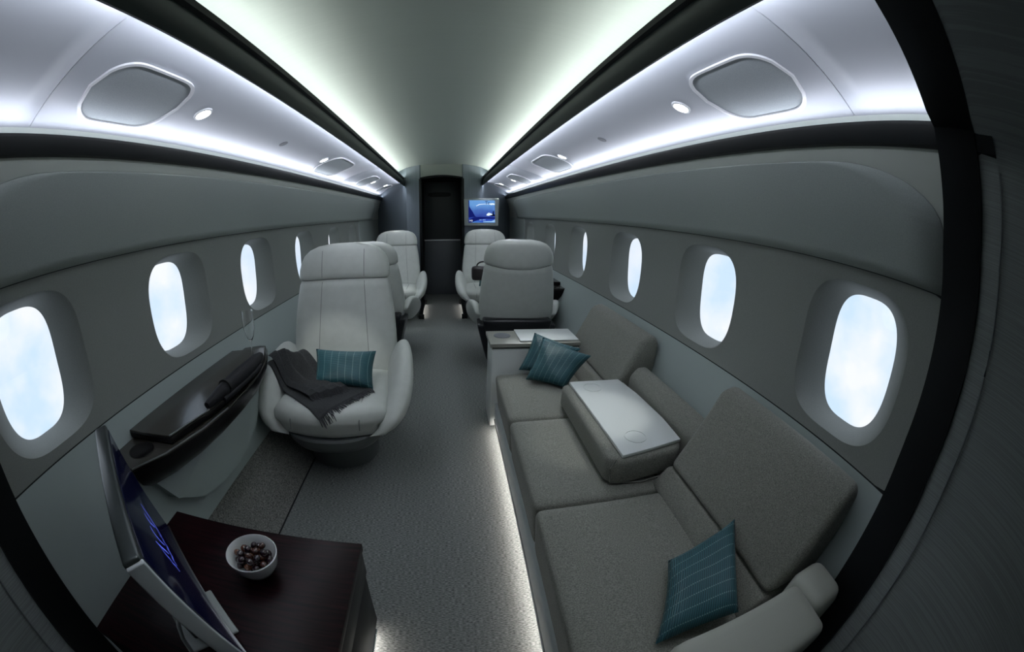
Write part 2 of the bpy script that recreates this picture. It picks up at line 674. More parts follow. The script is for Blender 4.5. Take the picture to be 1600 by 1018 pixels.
def full_profile(inset):
    """closed-section half profile from floor to ceiling centre (right side)"""
    P = [(low_x(z) - inset, z) for z in [i * 0.65 / 16 for i in range(17)]]
    P += [(band_x(z) - inset, z) for z in (0.70, 0.75, 0.80, 0.85, 0.90, 0.95, 1.0, 1.05, 1.09)]
    P += [(up_x(z) - inset, z) for z in (1.13, 1.20, 1.28, 1.36)]
    P += [(0.885 - inset, 1.415), (0.80, 1.43 - inset * 0.3), (0.65, 1.468), (0.50, 1.51)]
    P += [(0.497, 1.535)]
    return P


def yfar(z, s=-1):
    low = max(0.0, (0.78 - z) / 0.78) ** 1.2
    if s > 0:
        return 0.225 - 0.115 * low if z < 1.2 else interp(z, [1.2, 1.42, 1.6], [0.225, 0.20, 0.12])
    return 0.25 - 0.13 * low if z < 0.9 else interp(z, [0.9, 1.1, 1.3, 1.4], [0.25, 0.23, 0.15, 0.10])


trim_no = 0
for s, side in ((-1, 'left'), (1, 'right')):
    trim_no += 1
    P = full_profile(0.022)
    v, f = [], []
    n = len(P)
    for (x, z) in P:
        yf = yfar(z, s)
        for (dx, y) in ((0.10, yf), (0.0, yf - 0.006), (-0.004, yf - 0.06), (0.0, yf - 0.125), (0.10, yf - 0.13)):
            xx = x + (dx if x > 0.02 else 0)
            v.append((s * xx, y, z))
    for i in range(n - 1):
        for k in range(4):
            f.append((i * 5 + k, i * 5 + k + 1, (i + 1) * 5 + k + 1, (i + 1) * 5 + k))
    struct(from_data('trim_%d' % trim_no, v, f, 'black_trim', None, True, 40))
    # padded ribbed jamb behind the black frame
    v, f = [], []
    for (x, z) in P:
        yn = yfar(z, s) - 0.128
        for (dx, y) in ((0.05, yn + 0.04), (0.016, yn - 0.01), (0.022, yn - 0.06), (0.035, yn - 0.16), (0.05, Y0 - 0.01)):
            v.append((s * (x + (dx if x > 0.02 else 0)), y, z))
    for i in range(n - 1):
        for k in range(4):
            f.append((i * 5 + k, i * 5 + k + 1, (i + 1) * 5 + k + 1, (i + 1) * 5 + k))
    o = struct(from_data('wall_aft_' + side, v, f, 'liner', None, True, 60))
    pts = [(s * (x + 0.014), yfar(z, s) - 0.128 - 0.062, z) for (x, z) in P if z < 1.4]
    tube('stitching', pts, 0.003, 'stitch', o, 6)

struct(box('wall_back', -1.15, 1.15, Y0 - 0.03, Y0, -0.05, 1.9, 'door_dark', bev=0))
# ---- forward bulkhead: angled panels, arch, passage and sliding door
wf = struct(from_data('wall_front', [(-1.15, Y1, -0.05), (1.15, Y1, -0.05), (1.15, Y1, 1.95), (-1.15, Y1, 1.95)], [(0, 1, 2, 3)], 'door_dark', smooth=False))
JL, JR = -0.295, 0.245       # edges of the passage
for s, xj in ((-1, JL), (1, JR)):
    segs = [(xj, 5.00), (s * 0.47, 5.10), (s * 0.97, 5.86)]
    for (xa, ya), (xb, yb) in zip(segs[:-1], segs[1:]):
        d = Vector((xb - xa, yb - ya, 0)).normalized()
        nrm = Vector((d.y, -d.x, 0))
        if nrm.y > 0:
            nrm = -nrm
        a = Vector((xa, ya, 0)) + d * 0.001
        b = Vector((xb, yb, 0)) - d * 0.001
        th = 0.02
        bm = bmesh.new()
        vs = []
        for p, h in ((a, 1.81), (b, 1.81)):
            for q in (p, p - nrm * th):
                vs.append((bm.verts.new(q), bm.verts.new(q + Vector((0, 0, h)))))
        A0, A1, B0, B1 = vs
        for q in ((A0[0], B0[0], B0[1], A0[1]), (A1[0], B1[0], B1[1], A1[1]), (A0[1], B0[1], B1[1], A1[1]), (A0[0], A1[0], A1[1], A0[1]), (B0[0], B1[0], B1[1], B0[1])):
            bm.faces.new(q)
        from_bm('bulkhead_panel', bm, 'bulkhead_blue', wf, False)
# arch over the passage
arch = []
for i in range(17):
    x = lerp(JL, JR, i / 16)
    u = (x - (JL + JR) / 2) / ((JR - JL) / 2)
    arch.append((x, 1.635 - 0.03 * u * u))
prism('arch_panel', arch + [(JR, 1.80), (JL, 1.80)], 5.02, 5.06, 'cream_trim', wf, 'y', bev=0)
prism('arch_lip', arch + [(x, z + 0.022) for x, z in reversed(arch)], 5.0, 5.5, 'black_trim', wf, 'y', bev=0)
for xa, xb in ((JL - 0.012, JL + 0.022), (JR - 0.022, JR + 0.012)):
    box('jamb', xa, xb, 4.995, 5.52, 0.0, 1.61, 'black_trim', wf, 0.003)
box('lintel_fill', -0.5, 0.5, 5.46, 5.50, 1.60, 1.85, 'black_trim', wf, 0)
door = struct(box('door_1', JL + 0.02, JR - 0.02, 5.50, 5.53, 0.80, 1.66, 'door_dark', None, 0.004))
box('lower_leaf', JL + 0.02, JR - 0.02, 5.495, 5.53, 0.03, 0.79, 'door_lower', door, 0.004)
box('chrome_rail', JL + 0.022, JR - 0.022, 5.485, 5.50, 0.786, 0.804, 'rail_metal', door, 0.002)
rec = []
for i in range(32):
    a = 2 * PI * i / 32
    cx, cz = sup(a, 3.5)
    rec.append((-0.055 + 0.155 * cx, 1.43 + 0.032 * cz))
prism('pull_recess', rec, 5.492, 5.502, 'black_trim', door, 'y', bev=0.003)

# ================================================================== OVERHEAD CONSOLES
PB, PT = (0.940, 1.470), (0.540, 1.588)       # lower and upper edge of the washed panel


def panel_pt(v_, off=0.0):
    x = lerp(PB[0], PT[0], v_)
    z = lerp(PB[1], PT[1], v_) + 0.018 * 4 * v_ * (1 - v_)
    nx, nz = -0.27, -0.963           # into the cabin
    return x + nx * off, z + nz * off


def sup_outline(yc, hy, v0, v1, bulge, n=48):
    """barrel: straight long edges, bulging ends, rounded corners, in (y, v)"""
    out = []
    vc, hv = (v0 + v1) / 2, (v1 - v0) / 2
    for k in range(n):
        a = 2 * PI * k / n
        cx, cv = sup(a, 6.5)
        y = yc + cx * (hy - bulge * cv * cv)
        out.append((y, vc + hv * cv))
    return out


BIN_END = 5.84
lamp_no = 0
for s, side_txt in ((-1, 'the dark wall ledge and monitor'), (1, 'the long grey sofa')):
    con = empty('overhead_console', (s * 0.7, 0.2, 1.43))
    tag(con, 'long illuminated white overhead console running above ' + side_txt, 'overhead console', 'overhead consoles')

    def add(o):
        o.parent = con
        o.matrix_parent_inverse = Matrix.Translation((-s * 0.7, -0.2, -1.43))
        return o
    cuts = [0.02, 0.475, 3.50, BIN_END]
    for a, b in zip(cuts[:-1], cuts[1:]):
        prof = [panel_pt(i / 16) for i in range(17)]
        ys = [a + 0.0015] + [lerp(a, b, i / 6) for i in range(1, 6)] + [b - 0.0015]
        o = add(sweep('light_panel', prof, ys, 'bin_panel', None, s=s))
        md = o.modifiers.new('thick', 'SOLIDIFY')
        md.thickness = 0.004
        md.offset = 0
    # backing above the panels
    add(sweep('housing', [(x, z + 0.012) for x, z in (panel_pt(-0.03), panel_pt(0.3), panel_pt(0.7), panel_pt(1.04))], [0.02, BIN_END], 'groove', None, s=s))
    # dark fascia, lip along the ceiling light
    add(sweep('fascia', [(0.500, 1.532), (0.497, 1.550), (0.500, 1.585), (0.515, 1.626), (0.530, 1.628), (0.520, 1.585), (0.510, 1.550), (0.508, 1.534)], [Y0 + 0.005, 1, 2, 3, 4, 5, BIN_END], 'fascia_dark', None, s=s, closed=True))
    add(sweep('cove_lip', [(0.520, 1.622), (0.506, 1.634), (0.505, 1.652), (0.520, 1.652), (0.545, 1.628)], [Y0 + 0.005, 1, 2, 3, 4, 5, BIN_END], 'black_trim', None, s=s, closed=True))
    add(sweep('cove_tray', [(0.530, 1.628), (0.62, 1.600), (0.70, 1.590), (0.70, 1.570), (0.56, 1.585)], [Y0 + 0.005, BIN_END], 'bin_panel', None, s=s, closed=True))
    # black strip along the wall with the lower light
    add(sweep('wall_strip', [(0.902, 1.383), (0.890, 1.386), (0.875, 1.422), (0.876, 1.431), (0.884, 1.431), (0.90, 1.42), (0.955, 1.425), (0.955, 1.39)], [0.02, 1, 2, 3, 4, 5, BIN_END], 'black_trim', None, s=s, closed=True))
    add(sweep('led_strip', [(0.5105, 1.5525), (0.5165, 1.5465)], [0.03, BIN_END - 0.02], 'led_panel', None, s=s))
    add(sweep('led_strip', [(0.892, 1.4275), (0.905, 1.4275)], [0.03, BIN_END - 0.02], 'led_panel_low', None, s=s))
    add(sweep('ceiling_led', [(0.548, 1.6295), (0.568, 1.6440)], [0.03, BIN_END - 0.02], 'led_ceiling', None, s=s))
    # service doors
    for yc, hy in ((0.765, 0.198), (2.83, 0.275), (4.10, 0.22), (5.22, 0.16)):
        ol = sup_outline(yc, hy, 0.095, 0.675, 0.055)
        il = sup_outline(yc, hy - 0.010, 0.116, 0.654, 0.055)
        rings = []
        for pts, off in ((ol, 0.001), (ol, 0.0075), (il, 0.007), (il, -0.004)):
            ring = []
            for (y, v_) in pts:
                x, z = panel_pt(v_, off + 0.002)
                ring.append((s * x, y, z))
            rings.append(ring)
        d = add(loft('service_door', rings, 'white_lip', None, cap=False, angle=30))
        # recessed grey face: three facets
        vc = 0.385
        vv, ff = [], []
        m = len(il)
        for (y, v_) in il:
            x, z = panel_pt(v_, 0.003)
            vv.append((s * x, y, z))
        for (y, v_) in il:
            y2, v2_ = lerp(yc, y, 0.86), lerp(vc, v_, 0.90)
            x, z = panel_pt(v2_, 0.0045)
            vv.append((s * x, y2, z))
        ff = [(k, (k + 1) % m, m + (k + 1) % m, m + k) for k in range(m)] + [tuple(range(m, 2 * m))]
        o = from_data('door_face', vv, ff, 'mesh_grey', d, True, 30)
    # small sensor
    x, z = panel_pt(0.41, 0.003)
    bm = bmesh.new()
    ring = [bm.verts.new((s * panel_pt(0.41 + 0.055 * math.sin(2 * PI * k / 20), 0.004)[0], 1.83 + 0.024 * math.cos(2 * PI * k / 20), panel_pt(0.41 + 0.055 * math.sin(2 * PI * k / 20), 0.004)[1])) for k in range(20)]
    bm.faces.new(ring)
    o = add(from_bm('sensor', bm, 'sensor_grey', None, False))
    md = o.modifiers.new('thick', 'SOLIDIFY')
    md.thickness = 0.003
    # reading lamps
    targets = {1: [(0.54, 1.19, 0.40), (0.46, 1.68, 0.33), (0.55, 4.0, 0.4), (0.5, 4.6, 0.6)], -1: [(-0.55, 1.75, 0.5), (-0.55, 3.1, 0.8), (-0.55, 4.1, 0.4), (-0.6, 4.6, 0.8)]}
    for (yl, vl), tg in zip(((1.097, 0.415), (2.50, 0.425), (4.36, 0.42), (5.03, 0.52)), targets[s]):
        x, z = panel_pt(vl, 0.0035)
        bm = bmesh.new()
        n = 24
        rr, v_r = 0.026, 0.065
        ring, rim = [], []
        for k in range(n):
            a = 2 * PI * k / n
            xx, zz = panel_pt(vl + v_r * math.sin(a), 0.0045)
            ring.append(bm.verts.new((s * xx, yl + rr * math.cos(a), zz)))
        bm.faces.new(ring)
        disc = add(from_bm('reading_light', bm, 'lamp_disc', None, False))
        rings = []
        for k2, (q, off) in enumerate(((1.0, 0.003), (1.0, 0.008), (1.25, 0.007), (1.3, 0.002))):
            rings.append([(s * panel_pt(vl + v_r * q * math.sin(2 * PI * k / n), off)[0], yl + rr * q * math.cos(2 * PI * k / n), panel_pt(vl + v_r * q * math.sin(2 * PI * k / n), off)[1]) for k in range(n)])
        loft('light_rim', rings, 'white_lip', disc, cap=False)
        ld = bpy.data.lights.new('reading_lamp', 'SPOT')
        ld.energy = SPOT_W
        ld.spot_size = math.radians(24)
        ld.spot_blend = 0.6
        ld.shadow_soft_size = 0.02
        ld.color = (0.96, 1.0, 0.95)
        lo = bpy.data.objects.new('reading_lamp', ld)
        COL.objects.link(lo)
        px, pz = panel_pt(vl, 0.016)
        lo.location = (s * px, yl, pz)
        dv = Vector(tg) - Vector(lo.location)
        lo.rotation_euler = dv.to_track_quat('-Z', 'Y').to_euler()
        lamp_no += 1

# ================================================================== CHAIRS
NB = 48


def ring_at(z, w, d, yc, wrap, n=3.6):
    pts = []
    for k in range(NB):
        a = 2 * PI * k / NB
        cx, cy = sup(a, n)
        x = w / 2 * cx
        y = yc + d / 2 * cy - wrap * (cx * cx)
        near = max(0.0, 1 - abs(z - 0.82) / 0.15)
        pts.append((x, y, z - 0.034 * near * max(0.0, cy) ** 1.5 * (1 - cx * cx)))
    return pts


def back_yc(z):
    return 0.235 + (z - 0.33) * 0.26


def back_front(x, z, w, d, wrap, n=3.6):
    u = min(0.999, abs(x) / (w / 2))
    return back_yc(z) - d / 2 * (1 - u ** n) ** (1 / n) - wrap * u * u


ZB = [0.28, 0.30, 0.36, 0.45, 0.55, 0.65, 0.74, 0.805, 0.818]
WB = [0.42, 0.46, 0.52, 0.545, 0.54, 0.525, 0.50, 0.480, 0.465]
DB = [0.10, 0.13, 0.145, 0.145, 0.14, 0.13, 0.12, 0.115, 0.100]
ZH = [0.822, 0.832, 0.87, 0.91, 0.945, 0.972, 0.990, 1.000]
WH = [0.468, 0.484, 0.482, 0.466, 0.430, 0.370, 0.280, 0.15]
DH = [0.105, 0.120, 0.124, 0.122, 0.112, 0.095, 0.065, 0.03]


def make_chair(rear_drop=True):
    t = empty('club_chair')
    # pedestal and swivel shell
    lathe('pedestal', [(0.0, 0.0), (0.168, 0.0), (0.172, 0.006), (0.166, 0.10), (0.160, 0.165), (0.0, 0.165)], (0, 0, 0), 'chair_base', t, 40)
    rings = []
    for z, sc_ in ((0.160, 0.86), (0.172, 0.93), (0.200, 1.0), (0.235, 1.03), (0.245, 1.0)):
        rings.append([(0.235 * sc_ * sup(2 * PI * k / NB, 2.4)[0], -0.045 + 0.265 * sc_ * sup(2 * PI * k / NB, 2.4)[1], z) for k in range(NB)])
    loft('seat_shell', rings, 'chair_base', t)
    # seat cushion with rounded front

    def dseat(p):
        if p.y < 0:
            k = (p.x / 0.265) ** 2
            p.y += 0.075 * k * (-p.y / 0.27)
        if p.z > 0:
            p.z += 0.012 * (1 - (p.x / 0.265) ** 2)
        else:
            p.x *= 0.94
            p.y *= 0.96
        return p
    rcube('seat_cushion', (0.265, 0.29, 0.066), 0.06, 'leather', t, 12, dseat, (0, -0.04, 0.305))
    # seat seams
    for sx in (-1, 1):
        tube('seam', [(sx * 0.150, y, z) for y, z in ((0.10, 0.3795), (-0.1, 0.3795), (-0.22, 0.377), (-0.275, 0.366), (-0.305, 0.335), (-0.312, 0.30))], 0.0022, 'leather_seam', t, 6)
    # side wings
    path = [(0.275, 0.430), (0.215, 0.452), (0.135, 0.432), (0.03, 0.392), (-0.08, 0.350), (-0.18, 0.312), (-0.255, 0.282), (-0.285, 0.262)]
    hh = [0.02, 0.066, 0.086, 0.094, 0.090, 0.074, 0.050, 0.015]
    tt = [0.015, 0.036, 0.047, 0.052, 0.053, 0.050, 0.036, 0.010]
    xo = [0.265, 0.282, 0.296, 0.302, 0.300, 0.285, 0.255, 0.225]
    for sx in (-1, 1):
        rings = []
        for i, (y, z) in enumerate(path):
            a, b = path[max(0, i - 1)], path[min(len(path) - 1, i + 1)]
            ty, tz = b[0] - a[0], b[1] - a[1]
            ln = math.hypot(ty, tz)
            ny_, nz_ = -tz / ln, ty / ln
            if nz_ < 0:
                ny_, nz_ = -ny_, -nz_
            ring = []
            for k in range(32):
                aa = 2 * PI * k / 32
                c_, s_ = sup(aa, 2.3)
                h = hh[i] * s_
                lean = 0.028 * s_ * (1 if s_ > 0 else 1.6)
                ring.append((sx * (xo[i] + tt[i] * c_ + lean), y + ny_ * h, z + nz_ * h))
            rings.append(ring)
        # resample along path for smoothness
        fine = []
        for i in range(len(rings) - 1):
            for q in range(4):
                u = q / 4
                p0, p1, p2, p3 = rings[max(0, i - 1)], rings[i], rings[i + 1], rings[min(len(rings) - 1, i + 2)]
                fine.append([tuple(0.5 * ((2 * b) + (c - a) * u + (2 * a - 5 * b + 4 * c - d) * u * u + (3 * b - a - 3 * c + d) * u ** 3) for a, b, c, d in zip(A, B, C_, D_)) for A, B, C_, D_ in zip(p0, p1, p2, p3)])
        fine.append(rings[-1])
        loft('side_wing', fine, 'leather', t, angle=70)
    # backrest and headrest
    zs = [ZB[0] + (ZB[-1] - ZB[0]) * i / 24 for i in range(25)]
    loft('backrest', [ring_at(z, interp(z, ZB, WB), interp(z, ZB, DB), back_yc(z), 0.03) for z in zs], 'leather', t, angle=60)
    zs = sorted(set(ZH + [0.85, 0.89, 0.93, 0.962, 0.984]))
    loft('headrest', [ring_at(z, interp(z, ZH, WH), interp(z, ZH, DH), back_yc(z) - 0.002, 0.032) for z in zs], 'leather', t, angle=60)
    loft('headrest_joint', [ring_at(z, 0.462, 0.098, back_yc(z), 0.03) for z in (0.812, 0.828)], 'leather_seam', t)
    for sx in (-1, 1):
        pts = []
        for i in range(16):
            z = lerp(0.38, 0.81, i / 15)
            x = sx * lerp(0.135, 0.112, i / 15)
            pts.append((x, back_front(x, z, interp(z, ZB, WB), interp(z, ZB, DB), 0.03) - 0.0002, z))
        tube('seam', pts, 0.0014, 'leather_seam', t, 6)
        pts = []
        for i in range(10):
            z = lerp(0.832, 0.968, i / 9)
            x = sx * 0.112
            pts.append((x, back_front(x, z, interp(z, ZH, WH), interp(z, ZH, DH), 0.032) - 0.0022, z))
        tube('seam', pts, 0.0014, 'leather_seam', t, 6)
    # black fairing under and behind the seat

    def dfair(p):
        k = (p.z + 0.15) / 0.30
        p.x *= lerp(0.72, 1.0, k)
        p.y *= lerp(0.7, 1.0, k)
        return p
    rcube('rear_fairing', (0.255, 0.088, 0.150), 0.03, 'chair_black', t, 8, dfair, (0, 0.292, 0.272))
    return t


GCH = 'pale grey leather club chairs'
chair = make_chair()
chair.location = (-0.512, 1.665, 0)
chair.rotation_euler = (0, 0, math.radians(2))
tag(chair, 'pale grey leather club chair holding the dark fringed blanket and a teal cushion', 'chair', GCH)
spots = [((-0.575, 3.25), 178, 'pale grey leather club chair turned backwards just behind the chair with the blanket'),
         ((-0.555, 4.28), 0, 'empty pale grey leather club chair facing us at the left bulkhead panel'),
         ((0.475, 4.28), 0, 'pale grey leather club chair under the wall screen with a handbag on it'),
         ((0.528, 3.02), 177, 'pale grey leather club chair seen from its back beyond the white sofa cabinet')]
bpy.context.view_layer.update()
for (x, y), rz, lab in spots:
    c = copy_tree(chair)
    c.location = (x, y, 0)
    c.rotation_euler = (0, 0, math.radians(rz))
    tag(c, lab, 'chair', GCH)
    c.scale = (1, 1, 0.955 if rz > 90 and x < 0 else 0.97)
    if rz > 90:
        def dskirt(p):
            k = (p.z + 0.15) / 0.30
            p.x *= lerp(0.74, 1.0, k)
            p.y *= lerp(0.80, 1.0, k)
            return p
        rcube('side_skirt', (0.292, 0.150, 0.150), 0.03, 'chair_black', c, 8, dskirt, (0, 0.215, 0.235))

# ================================================================== SOFA
sofa = empty('sofa', (0.58, 1.1, 0))
tag(sofa, 'long grey woven fabric sofa with three seat cushions beside the window wall', 'sofa')


def sp_(o, root=sofa):
    bpy.context.view_layer.update()
    o.parent = root
    o.matrix_parent_inverse = root.matrix_world.inverted()
    return o


bpy.context.view_layer.update()
sp_(prism('plinth', [(0.262, 0.056), (0.258, 0.155), (0.80, 0.155), (0.80, 0.056)], 0.16, 1.885, 'plinth_grey', None, 'y', bev=0.004))
sp_(box('plinth_edge', 0.257, 0.264, 0.16, 1.885, 0.050, 0.057, 'steel_edge', None, 0.002))
sp_(box('floor_led', 0.265, 0.276, 0.18, 1.86, 0.051, 0.055, 'led_floor', None, 0))
sp_(box('recess_back', 0.30, 0.34, 0.16, 1.885, 0.0, 0.056, 'groove', None, 0))
sp_(box('seat_pan', 0.30, 0.84, 0.18, 1.86, 0.15, 0.20, 'groove', None, 0.0))


def seat_def(p):
    p.x -= 0.0 if p.x > 0 else 0.012 * (p.z / 0.1)
    if p.z > 0:
        p.z += 0.006 * (1 - (p.x / 0.24) ** 2)
    return p


for y0, y1 in ((0.245, 0.846), (0.850, 1.380), (1.384, 1.868)):
    c = sp_(rcube('seat_cushion', (0.222, (y1 - y0) / 2, 0.094), 0.026, 'sofa_fabric', None, 12, seat_def, (0.482, (y0 + y1) / 2, 0.238)))


def back_block(name, prof, y0, y1, mat, bev=0.028):
    return sp_(prism(name, prof, y0, y1, mat, None, 'y', bev=bev, seg=5, angle=50))


BP = [(0.705, 0.400), (0.848, 0.655), (0.905, 0.672), (0.945, 0.640), (0.930, 0.400)]
back_block('backrest', BP, 0.275, 0.888, 'sofa_fabric')
back_block('backrest', [(0.724, 0.395), (0.848, 0.628), (0.905, 0.650), (0.945, 0.620), (0.930, 0.395)], 1.462, 2.13, 'sofa_fabric')
RP = [(0.660, 0.325), (0.668, 0.350), (0.706, 0.396), (0.90, 0.396), (0.90, 0.325)]
back_block('lumbar_roll', RP, 0.275, 0.888, 'sofa_fabric', 0.012)
back_block('lumbar_roll', RP, 1.462, 1.868, 'sofa_fabric', 0.012)
back_block('middle_bolster', [(0.800, 0.33), (0.795, 0.470), (0.830, 0.515), (0.885, 0.515), (0.905, 0.33)], 0.892, 1.458, 'sofa_fabric', 0.022)
body = sp_(prism('center_armrest', [(0.488, 0.925), (0.488, 1.480), (0.790, 1.480), (0.790, 0.960), (0.76, 0.915), (0.53, 0.890)], 0.340, 0.440, 'sofa_fabric', None, 'z', bev=0.020, seg=4))
plate = sp_(prism('table_leaf', [(0.530, 0.903), (0.518, 1.470), (0.752, 1.470), (0.775, 1.32), (0.785, 1.10), (0.777, 0.946)], 0.4405, 0.4535, 'white_lacquer', None, 'z', bev=0.003, seg=2), body)
for cx_, cy_ in ((0.600, 1.40), (0.618, 1.00)):
    sp_(lathe('cup_ring', [(0.036, 0.0), (0.036, 0.0016), (0.0405, 0.0016), (0.0405, 0.0)], (cx_, cy_, 0.4535), 'white_lacquer', None, 32), body)
bm = bmesh.new()
tube_bm(bm, [(0.512, 0.908, 0.436), (0.500, 0.912, 0.40), (0.506, 0.906, 0.352)], 0.0022, 6)
tube_bm(bm, [(0.510, 0.910, 0.345), (0.62, 0.893, 0.343), (0.76, 0.917, 0.343)], 0.0022, 6)
sp_(from_bm('piping', bm, 'piping', None), body)
# arm at the near end
sp_(rcube('end_arm', (0.178, 0.085, 0.145), 0.028, 'beige_leather', None, 10, None, (0.556, 0.152, 0.352)))
sp_(rcube('end_bolster', (0.06, 0.07, 0.10), 0.035, 'beige_leather', None, 8, None, (0.79, 0.19, 0.40)))
sp_(rcube('arm_cover', (0.05, 0.07, 0.09), 0.03, 'beige_leather', None, 8, None, (0.34, 0.17, 0.32)))

# ---- cabinet closing the far end of the sofa
cab = empty('end_cabinet', (0.46, 2.0, 0))
tag(cab, 'white low cabinet with metal top and white leaf at the far end of the sofa', 'cabinet')
bpy.context.view_layer.update()


def cabp(o):
    return sp_(o, cab)


cabp(box('body', 0.236, 0.712, 1.905, 2.115, 0.0, 0.455, 'white_lacquer', None, 0.008, 3))
cabp(box('gap_strip', 0.240, 0.712, 1.910, 2.112, 0.455, 0.464, 'groove', None, 0))
top = cabp(box('metal_top', 0.226, 0.715, 1.893, 2.125, 0.464, 0.486, 'champagne', None, 0.004))
cabp(box('white_leaf', 0.385, 0.708, 1.915, 2.12, 0.487, 0.495, 'white_lacquer', None, 0.003))
cabp(lathe('cup_holder', [(0.0, 0.0006), (0.038, 0.0006), (0.042, 0.003), (0.045, 0.003), (0.046, 0.0)], (0.305, 2.03, 0.486), 'sensor_grey', None, 32))

# ================================================================== CUSHIONS


def cushion(name, P, thick, mat, label, group='teal striped cushions', flip=False):
    """pillow on four corner points, order: bottom-left, bottom-right, top-right, top-left"""
    P = [Vector(p) for p in P]
    nrm = (P[1] - P[0]).cross(P[3] - P[0]).normalized()
    n = 22
    v, f, uv = [], [], []

    def pt(a, b, sgn):
        e = 1.0
        # corners stick out, edges draw in
        ea = 0.035 * math.sin(PI * b)
        eb = 0.035 * math.sin(PI * a)
        a2 = a + ea * (1 - 2 * a) if a in (0, 1) else a + ea * (1 - 2 * a)
        b2 = b + eb * (1 - 2 * b)
        p = P[0] * (1 - a2) * (1 - b2) + P[1] * a2 * (1 - b2) + P[2] * a2 * b2 + P[3] * (1 - a2) * b2
        h = (max(0, 1 - (2 * a - 1) ** 4) * max(0, 1 - (2 * b - 1) ** 4)) ** 0.55
        wr = 0.004 * math.sin(9 * a + 3 * b) * math.sin(7 * b + 1.3 * sgn)
        return p + nrm * sgn * (thick / 2 * h + (wr * h))
    bm = bmesh.new()
    ul = bm.loops.layers.uv.new('UVMap')
    for sgn in (1, -1):
        g = [[bm.verts.new(pt(i / n, j / n, sgn)) for i in range(n + 1)] for j in range(n + 1)]
        for j in range(n):
            for i in range(n):
                q = ((i, j), (i + 1, j), (i + 1, j + 1), (i, j + 1))
                fc = bm.faces.new([g[b][a] for a, b in q])
                for lp, (a, b) in zip(fc.loops, q):
                    u, w = a / n, b / n
                    lp[ul].uv = (w, u) if flip else (u, w)
    bmesh.ops.remove_doubles(bm, verts=bm.verts, dist=1e-5)
    o = from_bm(name, bm, mat, None, True, 80)
    tag(o, label, 'cushion', group)
    return o


cushion('cushion', [(0.385, 1.735, 0.355), (0.557, 1.636, 0.347), (0.700, 1.697, 0.481), (0.485, 1.843, 0.532)], 0.075, 'teal_silk', 'front teal striped cushion of the pair leaning on the sofa backrest')
cushion('cushion', [(0.366, 1.828, 0.368), (0.560, 1.760, 0.352), (0.676, 1.790, 0.486), (0.455, 1.902, 0.540)], 0.055, 'teal_silk', 'teal striped cushion tucked behind the front one against the white cabinet')
cushion('cushion', [(0.422, 0.300, 0.356), (0.610, 0.272, 0.412), (0.728, 0.527, 0.455), (0.531, 0.517, 0.380)], 0.07, 'teal_silk', 'dark teal dotted cushion lying at the armrest end of the sofa', flip=True)
cushion('cushion', [(-0.612, 1.610, 0.388), (-0.326, 1.592, 0.378), (-0.320, 1.705, 0.522), (-0.616, 1.712, 0.530)], 0.085, 'teal_silk', 'bright teal striped cushion beside the dark blanket on the club chair')
cushion('cushion', [(0.36, 4.12, 0.385), (0.58, 4.10, 0.385), (0.58, 4.22, 0.52), (0.36, 4.24, 0.52)], 0.07, 'teal_silk', 'small teal cushion on the club chair under the wall screen')

# handbag on the far right chair
hb = empty('handbag', (0.38, 4.06, 0.385))
tag(hb, 'shiny dark handbag on the club chair under the wall screen', 'handbag')
bpy.context.view_layer.update()


def hbp(o):
    return sp_(o, hb)


hbp(rcube('bag_body', (0.125, 0.045, 0.075), 0.035, 'handbag', None, 8, None, (0.40, 4.045, 0.535)))
hbp(tube('bag_handle', [(0.40 - 0.07 * math.cos(PI * i / 12), 4.045, 0.605 + 0.05 * math.sin(PI * i / 12)) for i in range(13)], 0.008, 'handbag', None))
hbp(lathe('clasp', [(0.0, -0.008), (0.010, -0.008), (0.010, 0.008), (0.0, 0.008)], (0.40, 4.0, 0.585), 'chrome', None, 12))

# ================================================================== DARK WALL LEDGES


